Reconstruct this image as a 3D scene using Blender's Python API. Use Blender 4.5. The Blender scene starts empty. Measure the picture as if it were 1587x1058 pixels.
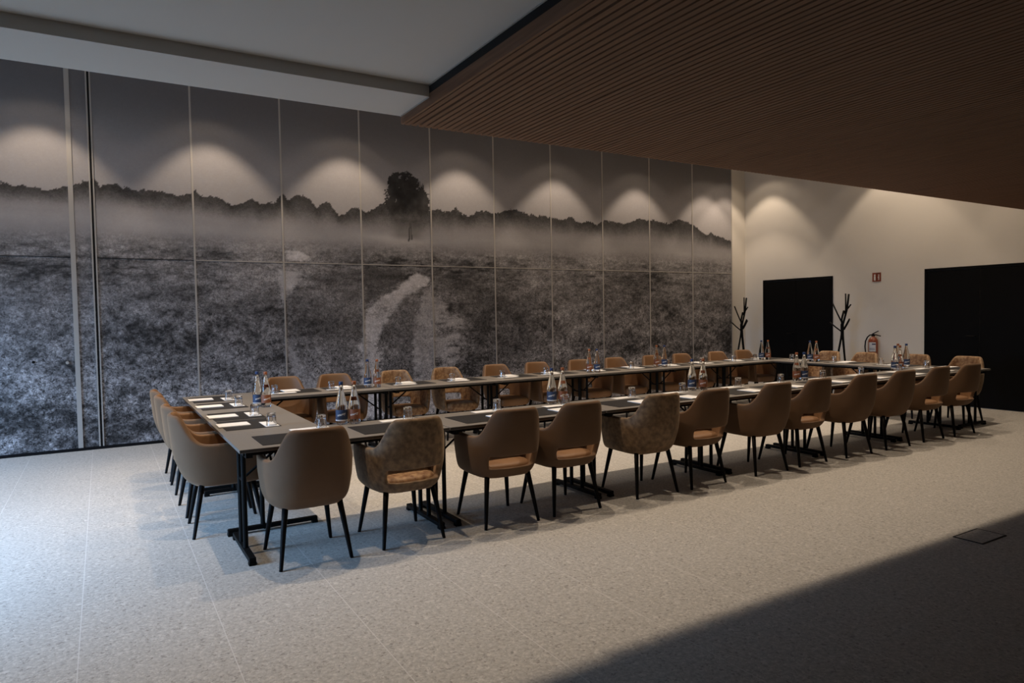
import bpy, bmesh, math, random
import numpy as np
from mathutils import Vector, Matrix

random.seed(7)
PI = math.pi
scene = bpy.context.scene
C = scene.collection

# ------------------------------------------------------------------ camera
cd = bpy.data.cameras.new('camera'); cam = bpy.data.objects.new('camera', cd); C.objects.link(cam)
YAW, PITCH, ROLL, FPX = 1.0315300, -0.0368348, -0.0173221, 1060.656
fw = Vector((math.cos(PITCH)*math.cos(YAW), math.cos(PITCH)*math.sin(YAW), math.sin(PITCH)))
rt = Vector((math.sin(YAW), -math.cos(YAW), 0)); up = rt.cross(fw)
rt2 = rt*math.cos(ROLL) + up*math.sin(ROLL); up2 = rt2.cross(fw)
M = Matrix((rt2, up2, -fw)).transposed().to_4x4(); M.translation = (0, 0, 1.5)
cam.matrix_world = M
cd.sensor_width = 36.0; cd.lens = FPX*36.0/1587.0; cd.clip_start = 0.05
scene.camera = cam
scene.view_settings.view_transform = 'Standard'; scene.view_settings.look = 'None'
scene.view_settings.gamma = 1.0; scene.view_settings.exposure = 0.0
scene.view_settings.use_curve_mapping = False

# ------------------------------------------------------------------ world and lights
w = bpy.data.worlds.new('world'); scene.world = w; w.use_nodes = True
w.node_tree.nodes['Background'].inputs[0].default_value = (0.45, 0.6, 0.9, 1)
w.node_tree.nodes['Background'].inputs[1].default_value = 0.05

WARM = (1.0, 0.80, 0.60)
def spot(name, loc, power, deg, blend, tilt=(0, 0, 0), size=0.03, col=WARM):
    l = bpy.data.lights.new(name, 'SPOT'); l.energy = power; l.spot_size = math.radians(deg)
    l.spot_blend = blend; l.color = col; l.shadow_soft_size = size
    o = bpy.data.objects.new(name, l); o.location = loc; o.rotation_euler = tilt; C.objects.link(o)
    return o
def area(name, loc, rot, sx, sy, power, col, spread=PI):
    l = bpy.data.lights.new(name, 'AREA'); l.shape = 'RECTANGLE'; l.size = sx; l.size_y = sy
    l.energy = power; l.color = col; l.spread = spread
    o = bpy.data.objects.new(name, l); o.location = loc; o.rotation_euler = rot; C.objects.link(o)
    return o
LAMP_Z = 4.5
MURAL_ROW = [-2.35, -0.55, 1.25, 3.0, 4.8, 6.6, 8.38, 10.12]
for x in MURAL_ROW:      # recessed downlights washing the mural
    spot('mural_downlight', (x, 8.93, LAMP_Z), 88, 81, 0.36)
    spot('mural_downlight_halo', (x, 8.93, LAMP_Z), 5, 112, 0.3)
for y, dim in ((8.93, 1.0), (6.5, 1.0), (4.05, 0.55)):     # the same lamps along the white wall
    spot('wall_downlight', (10.68, y, LAMP_Z), 66*dim, 81, 0.3)
    spot('wall_downlight_halo', (10.68, y, LAMP_Z), 8, 112, 0.3)
for x in (-0.6, 1.25, 3.1, 4.95, 6.8, 8.65):    # downlights over the near row of tables
    spot('table_downlight', (x, 4.6, 4.4), 190, 112, 0.8)
    spot('centre_downlight', (x, 6.75, 4.4), 200, 58, 0.7)
spot('wall_fill_light', (10.3, 5.6, LAMP_Z), 60, 110, 0.8)  # added fill lamp that lifts the white wall around the doors
# daylight through the openings of the left wall
area('window_daylight', (-3.85, 8.0, 1.5), (0, math.radians(-58), math.radians(18)), 2.0, 1.8, 66, (0.33, 0.60, 1.0), math.radians(90))
area('window_daylight', (-3.85, 5.2, 1.5), (0, math.radians(-50), math.radians(8)), 2.0, 2.4, 195, (0.33, 0.60, 1.0), math.radians(85))

# ------------------------------------------------------------------ materials
def mat(name, col, rough=0.6, metal=0.0, noise=None, bump=None, spec=0.5, coat=0.0):
    m = bpy.data.materials.new(name); m.use_nodes = True
    nt = m.node_tree; b = nt.nodes['Principled BSDF']
    b.inputs['Base Color'].default_value = (*col, 1); b.inputs['Roughness'].default_value = rough
    b.inputs['Metallic'].default_value = metal; b.inputs['Specular IOR Level'].default_value = spec
    if coat: b.inputs['Coat Weight'].default_value = coat
    tc = nt.nodes.new('ShaderNodeTexCoord')
    if noise:
        sc, amt, col2 = noise
        n = nt.nodes.new('ShaderNodeTexNoise'); n.inputs['Scale'].default_value = sc; n.inputs['Detail'].default_value = 6
        r = nt.nodes.new('ShaderNodeValToRGB'); r.color_ramp.elements[0].position = 0.5-amt; r.color_ramp.elements[1].position = 0.5+amt
        r.color_ramp.elements[0].color = (*col, 1); r.color_ramp.elements[1].color = (*col2, 1)
        nt.links.new(tc.outputs['Object'], n.inputs['Vector']); nt.links.new(n.outputs['Fac'], r.inputs['Fac'])
        nt.links.new(r.outputs['Color'], b.inputs['Base Color'])
    if bump:
        sc, st = bump
        n = nt.nodes.new('ShaderNodeTexNoise'); n.inputs['Scale'].default_value = sc; n.inputs['Detail'].default_value = 4
        bp = nt.nodes.new('ShaderNodeBump'); bp.inputs['Strength'].default_value = st; bp.inputs['Distance'].default_value = 0.002
        nt.links.new(tc.outputs['Object'], n.inputs['Vector']); nt.links.new(n.outputs['Fac'], bp.inputs['Height'])
        nt.links.new(bp.outputs['Normal'], b.inputs['Normal'])
    return m

M_white = mat('white_plaster', (0.74, 0.70, 0.64), 0.85, noise=(3, 0.4, (0.72, 0.68, 0.625)))
M_ceil = mat('ceiling_paint', (0.62, 0.58, 0.525), 0.9)
M_dim = mat('dark_grey_plaster', (0.22, 0.21, 0.20), 0.9)
M_black = mat('black_paint', (0.004, 0.004, 0.005), 0.55, spec=0.2)
M_door = mat('black_door_laminate', (0.0022, 0.0022, 0.0026), 0.6, spec=0.12)
M_metal = mat('black_powder_coat', (0.004, 0.004, 0.004), 0.55, spec=0.12)
M_leg = mat('black_stained_wood', (0.004, 0.0035, 0.0035), 0.5, noise=(30, 0.3, (0.006, 0.005, 0.005)), spec=0.12)
M_top = mat('taupe_table_laminate', (0.205, 0.188, 0.168), 0.36, noise=(60, 0.3, (0.225, 0.205, 0.185)))
M_edge = mat('table_edge', (0.06, 0.055, 0.05), 0.4)
M_mat = mat('charcoal_desk_mat', (0.010, 0.0095, 0.010), 0.5, bump=(300, 0.3))
M_paper = mat('white_paper', (0.82, 0.82, 0.82), 0.8)
M_alu = mat('brushed_aluminium', (0.50, 0.47, 0.44), 0.45, metal=0.3)
M_chrome = mat('chrome', (0.6, 0.6, 0.6), 0.2, metal=1.0)
M_red = mat('fire_red', (0.24, 0.055, 0.02), 0.4)
M_blue = mat('blue_label', (0.025, 0.045, 0.105), 0.5)
M_orange = mat('orange_label', (0.23, 0.075, 0.028), 0.5)
M_bcap = mat('blue_cap', (0.015, 0.035, 0.12), 0.4)
M_ocap = mat('orange_cap', (0.28, 0.085, 0.025), 0.4)
M_ink = mat('white_print', (0.75, 0.75, 0.72), 0.6)
M_lgrey = mat('label_white', (0.6, 0.62, 0.66), 0.6)
M_navy = mat('navy_print', (0.02, 0.03, 0.10), 0.6)
M_darkvoid = mat('dark_backing', (0.004, 0.003, 0.003), 0.9)
M_suede_shade = mat('shaded_brown_suede', (0.140, 0.078, 0.041), 0.75, noise=(9, 0.35, (0.158, 0.090, 0.049)), bump=(420, 0.35), spec=0.3)  # same hide as the inside, colour darkened for the shade on the backs
M_velvet = mat('mottled_velvet', (0.115, 0.068, 0.035), 0.6, noise=(26, 0.16, (0.27, 0.17, 0.09)), bump=(300, 0.4), spec=0.4)
M_tan = mat('tan_leather', (0.225, 0.118, 0.055), 0.55, noise=(7, 0.35, (0.26, 0.14, 0.067)), bump=(300, 0.25), spec=0.4)
M_tanvel = mat('tan_velvet', (0.185, 0.088, 0.040), 0.6, noise=(28, 0.14, (0.40, 0.25, 0.13)), bump=(300, 0.4), spec=0.4)

for m_, wt in ((M_suede_shade, 0.22), (M_velvet, 0.4), (M_tan, 0.12), (M_tanvel, 0.3)):
    b_ = m_.node_tree.nodes['Principled BSDF']
    b_.inputs['Sheen Weight'].default_value = wt; b_.inputs['Sheen Roughness'].default_value = 0.35
    b_.inputs['Sheen Tint'].default_value = (1.0, 0.82, 0.6, 1)

def glass(name, ior, rough=0.0, tint=(1, 1, 1)):
    m = bpy.data.materials.new(name); m.use_nodes = True; nt = m.node_tree
    b = nt.nodes['Principled BSDF']
    b.inputs['Base Color'].default_value = (*tint, 1); b.inputs['Transmission Weight'].default_value = 1
    b.inputs['IOR'].default_value = ior; b.inputs['Roughness'].default_value = rough
    n = nt.nodes.new('ShaderNodeTexNoise'); n.inputs['Scale'].default_value = 90
    bp = nt.nodes.new('ShaderNodeBump'); bp.inputs['Strength'].default_value = 0.05; bp.inputs['Distance'].default_value = 0.001
    tc = nt.nodes.new('ShaderNodeTexCoord')
    nt.links.new(tc.outputs['Object'], n.inputs['Vector']); nt.links.new(n.outputs['Fac'], bp.inputs['Height'])
    nt.links.new(bp.outputs['Normal'], b.inputs['Normal'])
    return m
M_glass = glass('clear_glass', 1.5)
M_bottle = glass('bottle_glass', 1.33, tint=(0.97, 0.98, 0.98))

def nd(nt, t, **kw):
    n = nt.nodes.new(t)
    for k, v in kw.items(): setattr(n, k, v)
    return n
def mth(nt, op, a, b=None, clamp=False):
    n = nt.nodes.new('ShaderNodeMath'); n.operation = op; n.use_clamp = clamp
    for i, v in enumerate((a, b)):
        if v is None: continue
        if isinstance(v, (int, float)): n.inputs[i].default_value = v
        else: nt.links.new(v, n.inputs[i])
    return n.outputs[0]

# floor: terrazzo-look tiles, 0.6 x 1.2 m, light joints
def floor_mat():
    m = bpy.data.materials.new('stone_floor_tiles'); m.use_nodes = True; nt = m.node_tree; L = nt.links.new
    b = nt.nodes['Principled BSDF']
    geo = nd(nt, 'ShaderNodeNewGeometry'); sep = nd(nt, 'ShaderNodeSeparateXYZ'); L(geo.outputs['Position'], sep.inputs[0])
    X, Y = sep.outputs[0], sep.outputs[1]
    def ramp(fac, pts):
        r = nd(nt, 'ShaderNodeValToRGB'); L(fac, r.inputs['Fac']); e = r.color_ramp.elements
        while len(e) < len(pts): e.new(0.5)
        for q, (p, c) in zip(e, pts): q.position = p; q.color = (*c, 1)
        return r.outputs['Color']
    n1 = nd(nt, 'ShaderNodeTexNoise'); n1.inputs['Scale'].default_value = 48; n1.inputs['Detail'].default_value = 8; n1.inputs['Roughness'].default_value = 0.7
    L(geo.outputs['Position'], n1.inputs['Vector'])
    base = ramp(n1.outputs['Fac'], [(0.32, (0.30, 0.285, 0.26)), (0.5, (0.41, 0.39, 0.358)), (0.66, (0.52, 0.495, 0.455))])
    # warp for chips
    mix = nd(nt, 'ShaderNodeMixRGB'); mix.blend_type = 'ADD'; mix.inputs[0].default_value = 0.06
    L(geo.outputs['Position'], mix.inputs[1]); L(n1.outputs['Color'], mix.inputs[2])
    out = base
    for sc, thr, hi, colr, amt in ((16, 0.055, 0.075, (0.12, 0.11, 0.10), 0.5), (24, 0.10, 0.13, (0.64, 0.61, 0.56), 0.5), (60, 0.16, 0.20, (0.17, 0.155, 0.14), 0.6), (90, 0.2, 0.25, (0.62, 0.59, 0.54), 0.6)):
        v = nd(nt, 'ShaderNodeTexVoronoi'); v.inputs['Scale'].default_value = sc; v.inputs['Randomness'].default_value = 1
        L(mix.outputs[0], v.inputs['Vector'])
        sepc = nd(nt, 'ShaderNodeSeparateColor'); L(v.outputs['Color'], sepc.inputs[0])
        size = mth(nt, 'MULTIPLY', sepc.outputs[0], thr*3.2)
        sel = mth(nt, 'GREATER_THAN', sepc.outputs[1], 0.55)
        inside = mth(nt, 'MULTIPLY', mth(nt, 'LESS_THAN', v.outputs['Distance'], size), sel)
        mx = nd(nt, 'ShaderNodeMixRGB'); L(mth(nt, 'MULTIPLY', inside, amt), mx.inputs[0]); L(out, mx.inputs[1]); mx.inputs[2].default_value = (*colr, 1)
        out = mx.outputs[0]
    # joints
    u = mth(nt, 'DIVIDE', mth(nt, 'ADD', X, 0.1404), 0.6)
    fu = mth(nt, 'ABSOLUTE', mth(nt, 'SUBTRACT', mth(nt, 'FRACT', mth(nt, 'ADD', u, 0.5)), 0.5))
    jx = mth(nt, 'LESS_THAN', fu, 0.0022/0.6)
    row = mth(nt, 'FLOOR', u)
    stg = mth(nt, 'MULTIPLY', mth(nt, 'MODULO', mth(nt, 'ADD', row, 100), 3), 0.333)
    vv = mth(nt, 'ADD', mth(nt, 'DIVIDE', Y, 1.2), stg)
    fv = mth(nt, 'ABSOLUTE', mth(nt, 'SUBTRACT', mth(nt, 'FRACT', vv), 0.5))
    jy = mth(nt, 'MULTIPLY', mth(nt, 'LESS_THAN', fv, 0.0016/1.2), 0.35)
    jj = mth(nt, 'MAXIMUM', jx, jy)
    mx = nd(nt, 'ShaderNodeMixRGB'); L(mth(nt, 'MULTIPLY', jj, 0.75), mx.inputs[0]); L(out, mx.inputs[1]); mx.inputs[2].default_value = (0.60, 0.58, 0.55, 1)
    L(mx.outputs[0], b.inputs['Base Color']); b.inputs['Roughness'].default_value = 0.62
    b.inputs['Specular IOR Level'].default_value = 0.35
    return m
M_floor = floor_mat()

def wood_mat():
    m = bpy.data.materials.new('walnut_slats'); m.use_nodes = True; nt = m.node_tree; L = nt.links.new
    b = nt.nodes['Principled BSDF']; tc = nd(nt, 'ShaderNodeTexCoord'); mp = nd(nt, 'ShaderNodeMapping')
    mp.inputs['Scale'].default_value = (24, 0.9, 24); L(tc.outputs['Object'], mp.inputs['Vector'])
    n = nd(nt, 'ShaderNodeTexNoise'); n.inputs['Scale'].default_value = 3; n.inputs['Detail'].default_value = 6
    L(mp.outputs[0], n.inputs['Vector'])
    r = nd(nt, 'ShaderNodeValToRGB'); L(n.outputs['Fac'], r.inputs['Fac'])
    r.color_ramp.elements[0].position = 0.35; r.color_ramp.elements[0].color = (0.15, 0.070, 0.034, 1)
    r.color_ramp.elements[1].position = 0.7; r.color_ramp.elements[1].color = (0.22, 0.108, 0.055, 1)
    L(r.outputs[0], b.inputs['Base Color']); b.inputs['Roughness'].default_value = 0.6
    return m
M_wood = wood_mat()

def mural_mat():
    m = bpy.data.materials.new('printed_heath_landscape'); m.use_nodes = True; nt = m.node_tree; L = nt.links.new
    b = nt.nodes['Principled BSDF']
    at = nd(nt, 'ShaderNodeAttribute'); at.attribute_name = 'print'
    sp = nd(nt, 'ShaderNodeSeparateColor'); L(at.outputs['Color'], sp.inputs[0])
    geo = nd(nt, 'ShaderNodeNewGeometry')
    tot = None
    for sc, wt in ((20, 2.2), (62, 3.0)):
        n = nd(nt, 'ShaderNodeTexNoise'); n.inputs['Scale'].default_value = sc; n.inputs['Detail'].default_value = 4
        n.inputs['Roughness'].default_value = 0.7
        L(geo.outputs['Position'], n.inputs['Vector'])
        t = mth(nt, 'MULTIPLY', mth(nt, 'SUBTRACT', n.outputs['Fac'], 0.5), wt)
        tot = t if tot is None else mth(nt, 'ADD', tot, t)
    wn = nd(nt, 'ShaderNodeTexNoise'); wn.inputs['Scale'].default_value = 14; L(geo.outputs['Position'], wn.inputs['Vector'])
    wm = nd(nt, 'ShaderNodeMixRGB'); wm.blend_type = 'ADD'; wm.inputs[0].default_value = 0.10
    L(geo.outputs['Position'], wm.inputs[1]); L(wn.outputs['Color'], wm.inputs[2])
    for sc, wt in ((26, 0.55), (58, 0.75)):
        vo = nd(nt, 'ShaderNodeTexVoronoi'); vo.inputs['Scale'].default_value = sc; L(wm.outputs[0], vo.inputs['Vector'])
        vs = nd(nt, 'ShaderNodeSeparateColor'); L(vo.outputs['Color'], vs.inputs[0])
        t = mth(nt, 'MULTIPLY', mth(nt, 'SUBTRACT', mth(nt, 'POWER', vs.outputs[0], 2.0), 0.33), wt)
        t2 = mth(nt, 'MULTIPLY', mth(nt, 'SUBTRACT', 0.45, vo.outputs['Distance']), wt)
        tot = mth(nt, 'ADD', tot, mth(nt, 'ADD', t, t2))
    gain = mth(nt, 'MAXIMUM', mth(nt, 'ADD', mth(nt, 'MULTIPLY', tot, sp.outputs[1]), 1.0), 0.12)
    lum = mth(nt, 'MAXIMUM', mth(nt, 'MULTIPLY', sp.outputs[0], gain), 0.006)
    cmb = nd(nt, 'ShaderNodeCombineColor')
    L(mth(nt, 'MULTIPLY', lum, 1.0), cmb.inputs[0]); L(mth(nt, 'MULTIPLY', lum, 0.955), cmb.inputs[1]); L(mth(nt, 'MULTIPLY', lum, 0.985), cmb.inputs[2])
    L(cmb.outputs[0], b.inputs['Base Color']); b.inputs['Roughness'].default_value = 0.6
    b.inputs['Specular IOR Level'].default_value = 0.25
    return m
M_mural = mural_mat()

# ------------------------------------------------------------------ mesh helpers
def obj(name, bm, m, parent=None, smooth=False):
    me = bpy.data.meshes.new(name); bmesh.ops.recalc_face_normals(bm, faces=bm.faces[:]); bm.to_mesh(me); bm.free()
    if m: me.materials.append(m)
    if smooth:
        for p in me.polygons: p.use_smooth = True
    o = bpy.data.objects.new(name, me); C.objects.link(o)
    if parent: o.parent = parent
    return o
def tag(o, label=None, cat=None, group=None, kind=None):
    if label: o['label'] = label
    if cat: o['category'] = cat
    if group: o['group'] = group
    if kind: o['kind'] = kind
    return o
def empty(name, loc, rz=0, label=None, cat=None, group=None):
    o = bpy.data.objects.new(name, None); C.objects.link(o); o.location = loc; o.rotation_euler = (0, 0, rz)
    o.empty_display_size = 0.1
    return tag(o, label, cat, group)
def box(bm, x0, x1, y0, y1, z0, z1, bev=0.0):
    vs = [bm.verts.new((x, y, z)) for x in (x0, x1) for y in (y0, y1) for z in (z0, z1)]
    F = [(0, 1, 3, 2), (4, 6, 7, 5), (0, 4, 5, 1), (2, 3, 7, 6), (0, 2, 6, 4), (1, 5, 7, 3)]
    fs = [bm.faces.new([vs[i] for i in f]) for f in F]
    if bev:
        es = list({e for f in fs for e in f.edges})
        bmesh.ops.bevel(bm, geom=es, offset=bev, segments=2, affect='EDGES', profile=0.6)
def tube(bm, a, b, r0, r1=None, n=12, caps=True):
    a, b = Vector(a), Vector(b); r1 = r0 if r1 is None else r1
    d = (b-a).normalized(); u = d.orthogonal().normalized(); v = d.cross(u)
    A = [bm.verts.new(a+(u*math.cos(2*PI*i/n)+v*math.sin(2*PI*i/n))*r0) for i in range(n)]
    B = [bm.verts.new(b+(u*math.cos(2*PI*i/n)+v*math.sin(2*PI*i/n))*r1) for i in range(n)]
    for i in range(n): bm.faces.new((A[i], A[(i+1) % n], B[(i+1) % n], B[i]))
    if caps: bm.faces.new(A[::-1]); bm.faces.new(B)
def path_tube(bm, pts, r, n=10):
    pts = [Vector(q) for q in pts]; rings = []
    u = None
    for i, q in enumerate(pts):
        d = (pts[min(i+1, len(pts)-1)]-pts[max(i-1, 0)]).normalized()
        u = d.orthogonal().normalized() if u is None else (u-d*u.dot(d)).normalized()
        v = d.cross(u)
        rr = r[i] if isinstance(r, (list, tuple)) else r
        rings.append([bm.verts.new(q+(u*math.cos(2*PI*k/n)+v*math.sin(2*PI*k/n))*rr) for k in range(n)])
    for a, b in zip(rings, rings[1:]):
        for k in range(n): bm.faces.new((a[k], a[(k+1) % n], b[(k+1) % n], b[k]))
    bm.faces.new(rings[0][::-1]); bm.faces.new(rings[-1])
def lathe(bm, prof, n=24, fac=None):
    """prof: (r, z) list; r=0 closes the end"""
    rings = []
    for r, z in prof:
        if r <= 1e-6: rings.append([bm.verts.new((0, 0, z))])
        else: rings.append([bm.verts.new((r*(fac(k, z) if fac else 1)*math.cos(2*PI*k/n), r*(fac(k, z) if fac else 1)*math.sin(2*PI*k/n), z)) for k in range(n)])
    for a, b in zip(rings, rings[1:]):
        for k in range(n):
            k2 = (k+1) % n
            if len(a) == 1 and len(b) == 1: continue
            if len(a) == 1: bm.faces.new((a[0], b[k2], b[k]))
            elif len(b) == 1: bm.faces.new((a[k], a[k2], b[0]))
            else: bm.faces.new((a[k], a[k2], b[k2], b[k]))
def bake_subsurf(o, lv):
    md = o.modifiers.new('s', 'SUBSURF'); md.levels = lv; md.render_levels = lv
    dg = bpy.context.evaluated_depsgraph_get(); dg.update()
    me = bpy.data.meshes.new_from_object(o.evaluated_get(dg)); o.modifiers.clear(); o.data = me
    for p in me.polygons: p.use_smooth = True
def dup(root):
    r = root.copy(); C.objects.link(r)
    for ch in list(root.children):
        c = ch.copy(); C.objects.link(c); c.parent = r
        for g in ch.children:
            d = g.copy(); C.objects.link(d); d.parent = c
    return r
def struct(name, bm, m, parent=None):
    o = obj(name, bm, m, parent)
    if not parent: o['kind'] = 'structure'
    return o

# ------------------------------------------------------------------ room shell
XR, YM, YB, XL, ZT = 11.286, 9.527, -4.0, -4.0, 4.62
ZS, YE, XS = 2.6, 3.686, 1.497          # slatted ceiling: underside, far edge, left edge
Z1, ZU, YN = 2.645, 2.704, 3.294        # white beam underside, white ceiling, beam's near face
bm = bmesh.new(); box(bm, XL-0.2, XR+0.2, YB-0.2, YM+0.3, -0.1, 0.0); struct('floor', bm, M_floor)
bm = bmesh.new(); box(bm, XL-0.2, XR+0.2, YE-0.12, YM+0.3, ZT, ZT+0.1); struct('ceiling', bm, M_ceil)
bm = bmesh.new()
box(bm, XL, XS, YB, YN, ZU, ZU+0.1)
box(bm, XL, XS, YN, YE, Z1, ZU+0.1)
box(bm, XL, XR, YE-0.1, YE, ZU+0.1, ZT)
struct('ceiling', bm, M_ceil)
# near-black strip painted in for the shaded gap between white ceiling and wood
bm = bmesh.new(); box(bm, XS, XS+0.012, YB, YE-0.002, ZS+0.062, ZU+0.1)
struct('trim_1', bm, M_darkvoid)
bm = bmesh.new(); box(bm, XS-0.006, XS, YB, YN-0.004, ZU-0.004, ZU-0.0005); box(bm, XS-0.006, XS, YN-0.004, YE-0.001, Z1-0.004, Z1-0.0005)
struct('trim_2', bm, M_alu)
# walls
bm = bmesh.new(); box(bm, XL-0.15, XR+0.15, YM+0.03, YM+0.18, 0, ZT); struct('wall_back', bm, M_white)
bm = bmesh.new(); box(bm, XR+0.001, XR+0.16, YB, YM+0.03, 0, ZT); struct('wall_right', bm, M_white)
bm = bmesh.new(); box(bm, XL, XR, YB-0.15, YB, 0, ZT); struct('wall_front', bm, M_dim)
bm = bmesh.new()
wins = [(-2.3, 1.3), (2.9, 6.3), (7.0, 9.0)]
y = YB
for a, b_ in wins:
    box(bm, XL-0.15, XL, y, a, 0, ZT); box(bm, XL-0.15, XL, a, b_, 0, 0.3); box(bm, XL-0.15, XL, a, b_, 2.75, ZT); y = b_
box(bm, XL-0.15, XL, y, YM+0.03, 0, ZT)
struct('wall_left', bm, M_dim)
for k, (a, b_) in enumerate(wins):
    bm = bmesh.new()
    for yy in (a, (a+b_)/2-0.025, b_-0.05): box(bm, XL-0.1, XL-0.04, yy, yy+0.05, 0.3, 2.75)
    for zz in (0.3, 2.70): box(bm, XL-0.1, XL-0.04, a+0.05, (a+b_)/2-0.025, zz, zz+0.05); box(bm, XL-0.1, XL-0.04, (a+b_)/2+0.025, b_-0.05, zz, zz+0.05)
    struct('window_%d' % (k+1), bm, M_metal)

# slatted wooden ceiling
root = empty('ceiling', (0, 0, 0)); root['kind'] = 'structure'
bm = bmesh.new(); box(bm, XS+0.012, XR, YB, YE-0.004, ZS+0.045, ZS+0.06); obj('backing', bm, M_darkvoid, root)
bm = bmesh.new(); x = XS+0.022; k = 0; box(bm, XS, XS+0.014, YB+0.01, YE, ZS, ZS+0.0615)
while x < XR-0.03:
    wd = 0.0285
    box(bm, x, x+wd, YB+0.01, YE, ZS, ZS+0.044)
    k += 1; x += 0.0406 + (0.004 if k % 15 == 2 else 0)
obj('slat_panel', bm, M_wood, root)

# ------------------------------------------------------------------ mural (photographic print on tall panels)
rng = np.random.default_rng(3)
def vnoise(X, Z, sx, sz, seed, octv=4, gain=0.55):
    out = np.zeros_like(X); amp = 1.0; tot = 0
    for o_ in range(octv):
        r = np.random.default_rng(seed*31+o_); G = r.random((256, 256))
        u = X/sx*(2**o_)+37.3; v = Z/sz*(2**o_)+11.7
        iu = np.floor(u).astype(int); iv = np.floor(v).astype(int); fu = u-iu; fv = v-iv
        fu = fu*fu*(3-2*fu); fv = fv*fv*(3-2*fv)
        a = G[iu % 256, iv % 256]; b = G[(iu+1) % 256, iv % 256]; c = G[iu % 256, (iv+1) % 256]; d = G[(iu+1) % 256, (iv+1) % 256]
        out += amp*((a*(1-fu)+b*fu)*(1-fv)+(c*(1-fu)+d*fu)*fv); tot += amp; amp *= gain
    return out/tot-0.5
def inpoly(X, Z, P):
    ins = np.zeros(X.shape, bool)
    for (x1, z1), (x2, z2) in zip(P, P[1:]+P[:1]):
        if z1 == z2: continue
        cnd = ((z1 > Z) != (z2 > Z)) & (X < (x2-x1)*(Z-z1)/(z2-z1)+x1)
        ins ^= cnd
    return ins
def sst(a, b, t):
    t = np.clip((t-a)/(b-a), 0, 1); return t*t*(3-2*t)
TL = [(-4, 3.15), (-2.5, 3.2), (-1.5, 3.1), (-0.92, 3.09), (-0.8, 3.05), (-0.7, 3.08), (-0.59, 3.07), (-0.44, 3.06), (-0.26, 3.11), (-0.18, 3.14), (-0.1, 3.16), (-0.02, 3.19), (0.04, 3.12), (0.11, 3.17), (0.21, 3.17), (0.3, 3.14), (0.49, 3.13), (0.7, 3.11), (0.92, 3.09), (1.07, 3.14), (1.16, 3.09), (1.32, 3.1), (1.41, 3.04), (1.51, 3.01), (1.61, 3.05), (1.75, 3.09), (1.85, 3.05), (2.06, 3.09), (2.15, 3.22), (2.21, 3.12), (2.32, 3.19), (2.45, 3.19), (2.56, 3.1), (2.6, 3.04), (2.67, 3.11), (2.76, 3.13), (2.85, 3.03), (2.9, 2.96), (2.99, 2.99), (3.13, 3.09), (3.2, 3.08), (3.28, 3.03), (3.42, 3.09), (3.5, 3.14), (3.57, 3.15), (4.2, 3.08), (4.33, 3.1), (4.43, 3.16), (4.52, 3.12), (4.6, 3.11), (4.74, 3.17), (4.85, 3.09), (4.99, 3.08), (5.1, 3.15), (5.28, 3.17), (5.39, 3.14), (5.54, 3.18), (5.65, 3.22), (5.77, 3.21), (5.92, 3.19), (6.04, 3.16), (6.28, 3.16), (6.48, 3.15), (6.6, 3.13), (6.73, 3.1), (6.86, 3.14), (6.94, 3.18), (7.0, 3.1), (7.11, 3.09), (7.29, 3.1), (7.51, 3.08), (7.64, 3.15), (7.87, 3.13), (8.15, 3.13), (8.3, 3.19), (8.44, 3.22), (8.64, 3.2), (8.79, 3.22), (8.99, 3.19), (9.17, 3.2), (9.4, 3.25), (9.61, 3.25), (9.77, 3.2), (9.88, 3.15), (10.02, 3.07), (10.18, 3.02), (10.27, 3.11), (10.35, 3.02), (10.55, 2.99), (10.72, 2.97), (10.9, 2.90)]
MB = [(-4, 2.8), (0.0, 2.87), (1.84, 2.77), (4.17, 2.75), (5.27, 2.84), (6.85, 2.8), (8.68, 2.81), (10.84, 2.69)]
MX0, MX1 = XL, 10.867
dx = 0.0125
nx = int((MX1-MX0)/dx)+1; nz = int((ZT-0.035)/dx)+1
gx = np.linspace(MX0, MX1, nx); gz = np.linspace(0.035, ZT, nz)
X, Z = np.meshgrid(gx, gz, indexing='ij')
tl = np.interp(X, *zip(*TL)) + 0.11*vnoise(X, Z, 0.16, 0.2, 5, 5, 0.75) + 0.05*vnoise(X, Z, 0.05, 0.05, 15, 3, 0.8)
mb = np.interp(X, *zip(*MB))
mist = 0.325 + 0.05*vnoise(X, Z, 2.2, 0.14, 6) + 0.06*np.exp(-((Z-(mb-0.13))/0.09)**2)*(vnoise(X, X*0, 1.5, 1, 9, 2)+0.6)
sky = 0.17 + 0.20*sst(4.35, 3.35, Z) + 0.02*vnoise(X, Z, 2, 1, 7, 2)  # printed sky, its top painted darker for the unlit upper wall
f = sst(0, 1, (tl-Z)/np.maximum(tl-mb+0.03, 0.08))       # 0 at the tree tops, 1 in the mist
lum = 0.055 + 0.04*vnoise(X, Z, 0.12, 0.1, 8) + (mist-0.055)*f**1.4
lum = np.where(Z > tl, sky, lum); f = np.where(Z > tl, 1, f)
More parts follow.
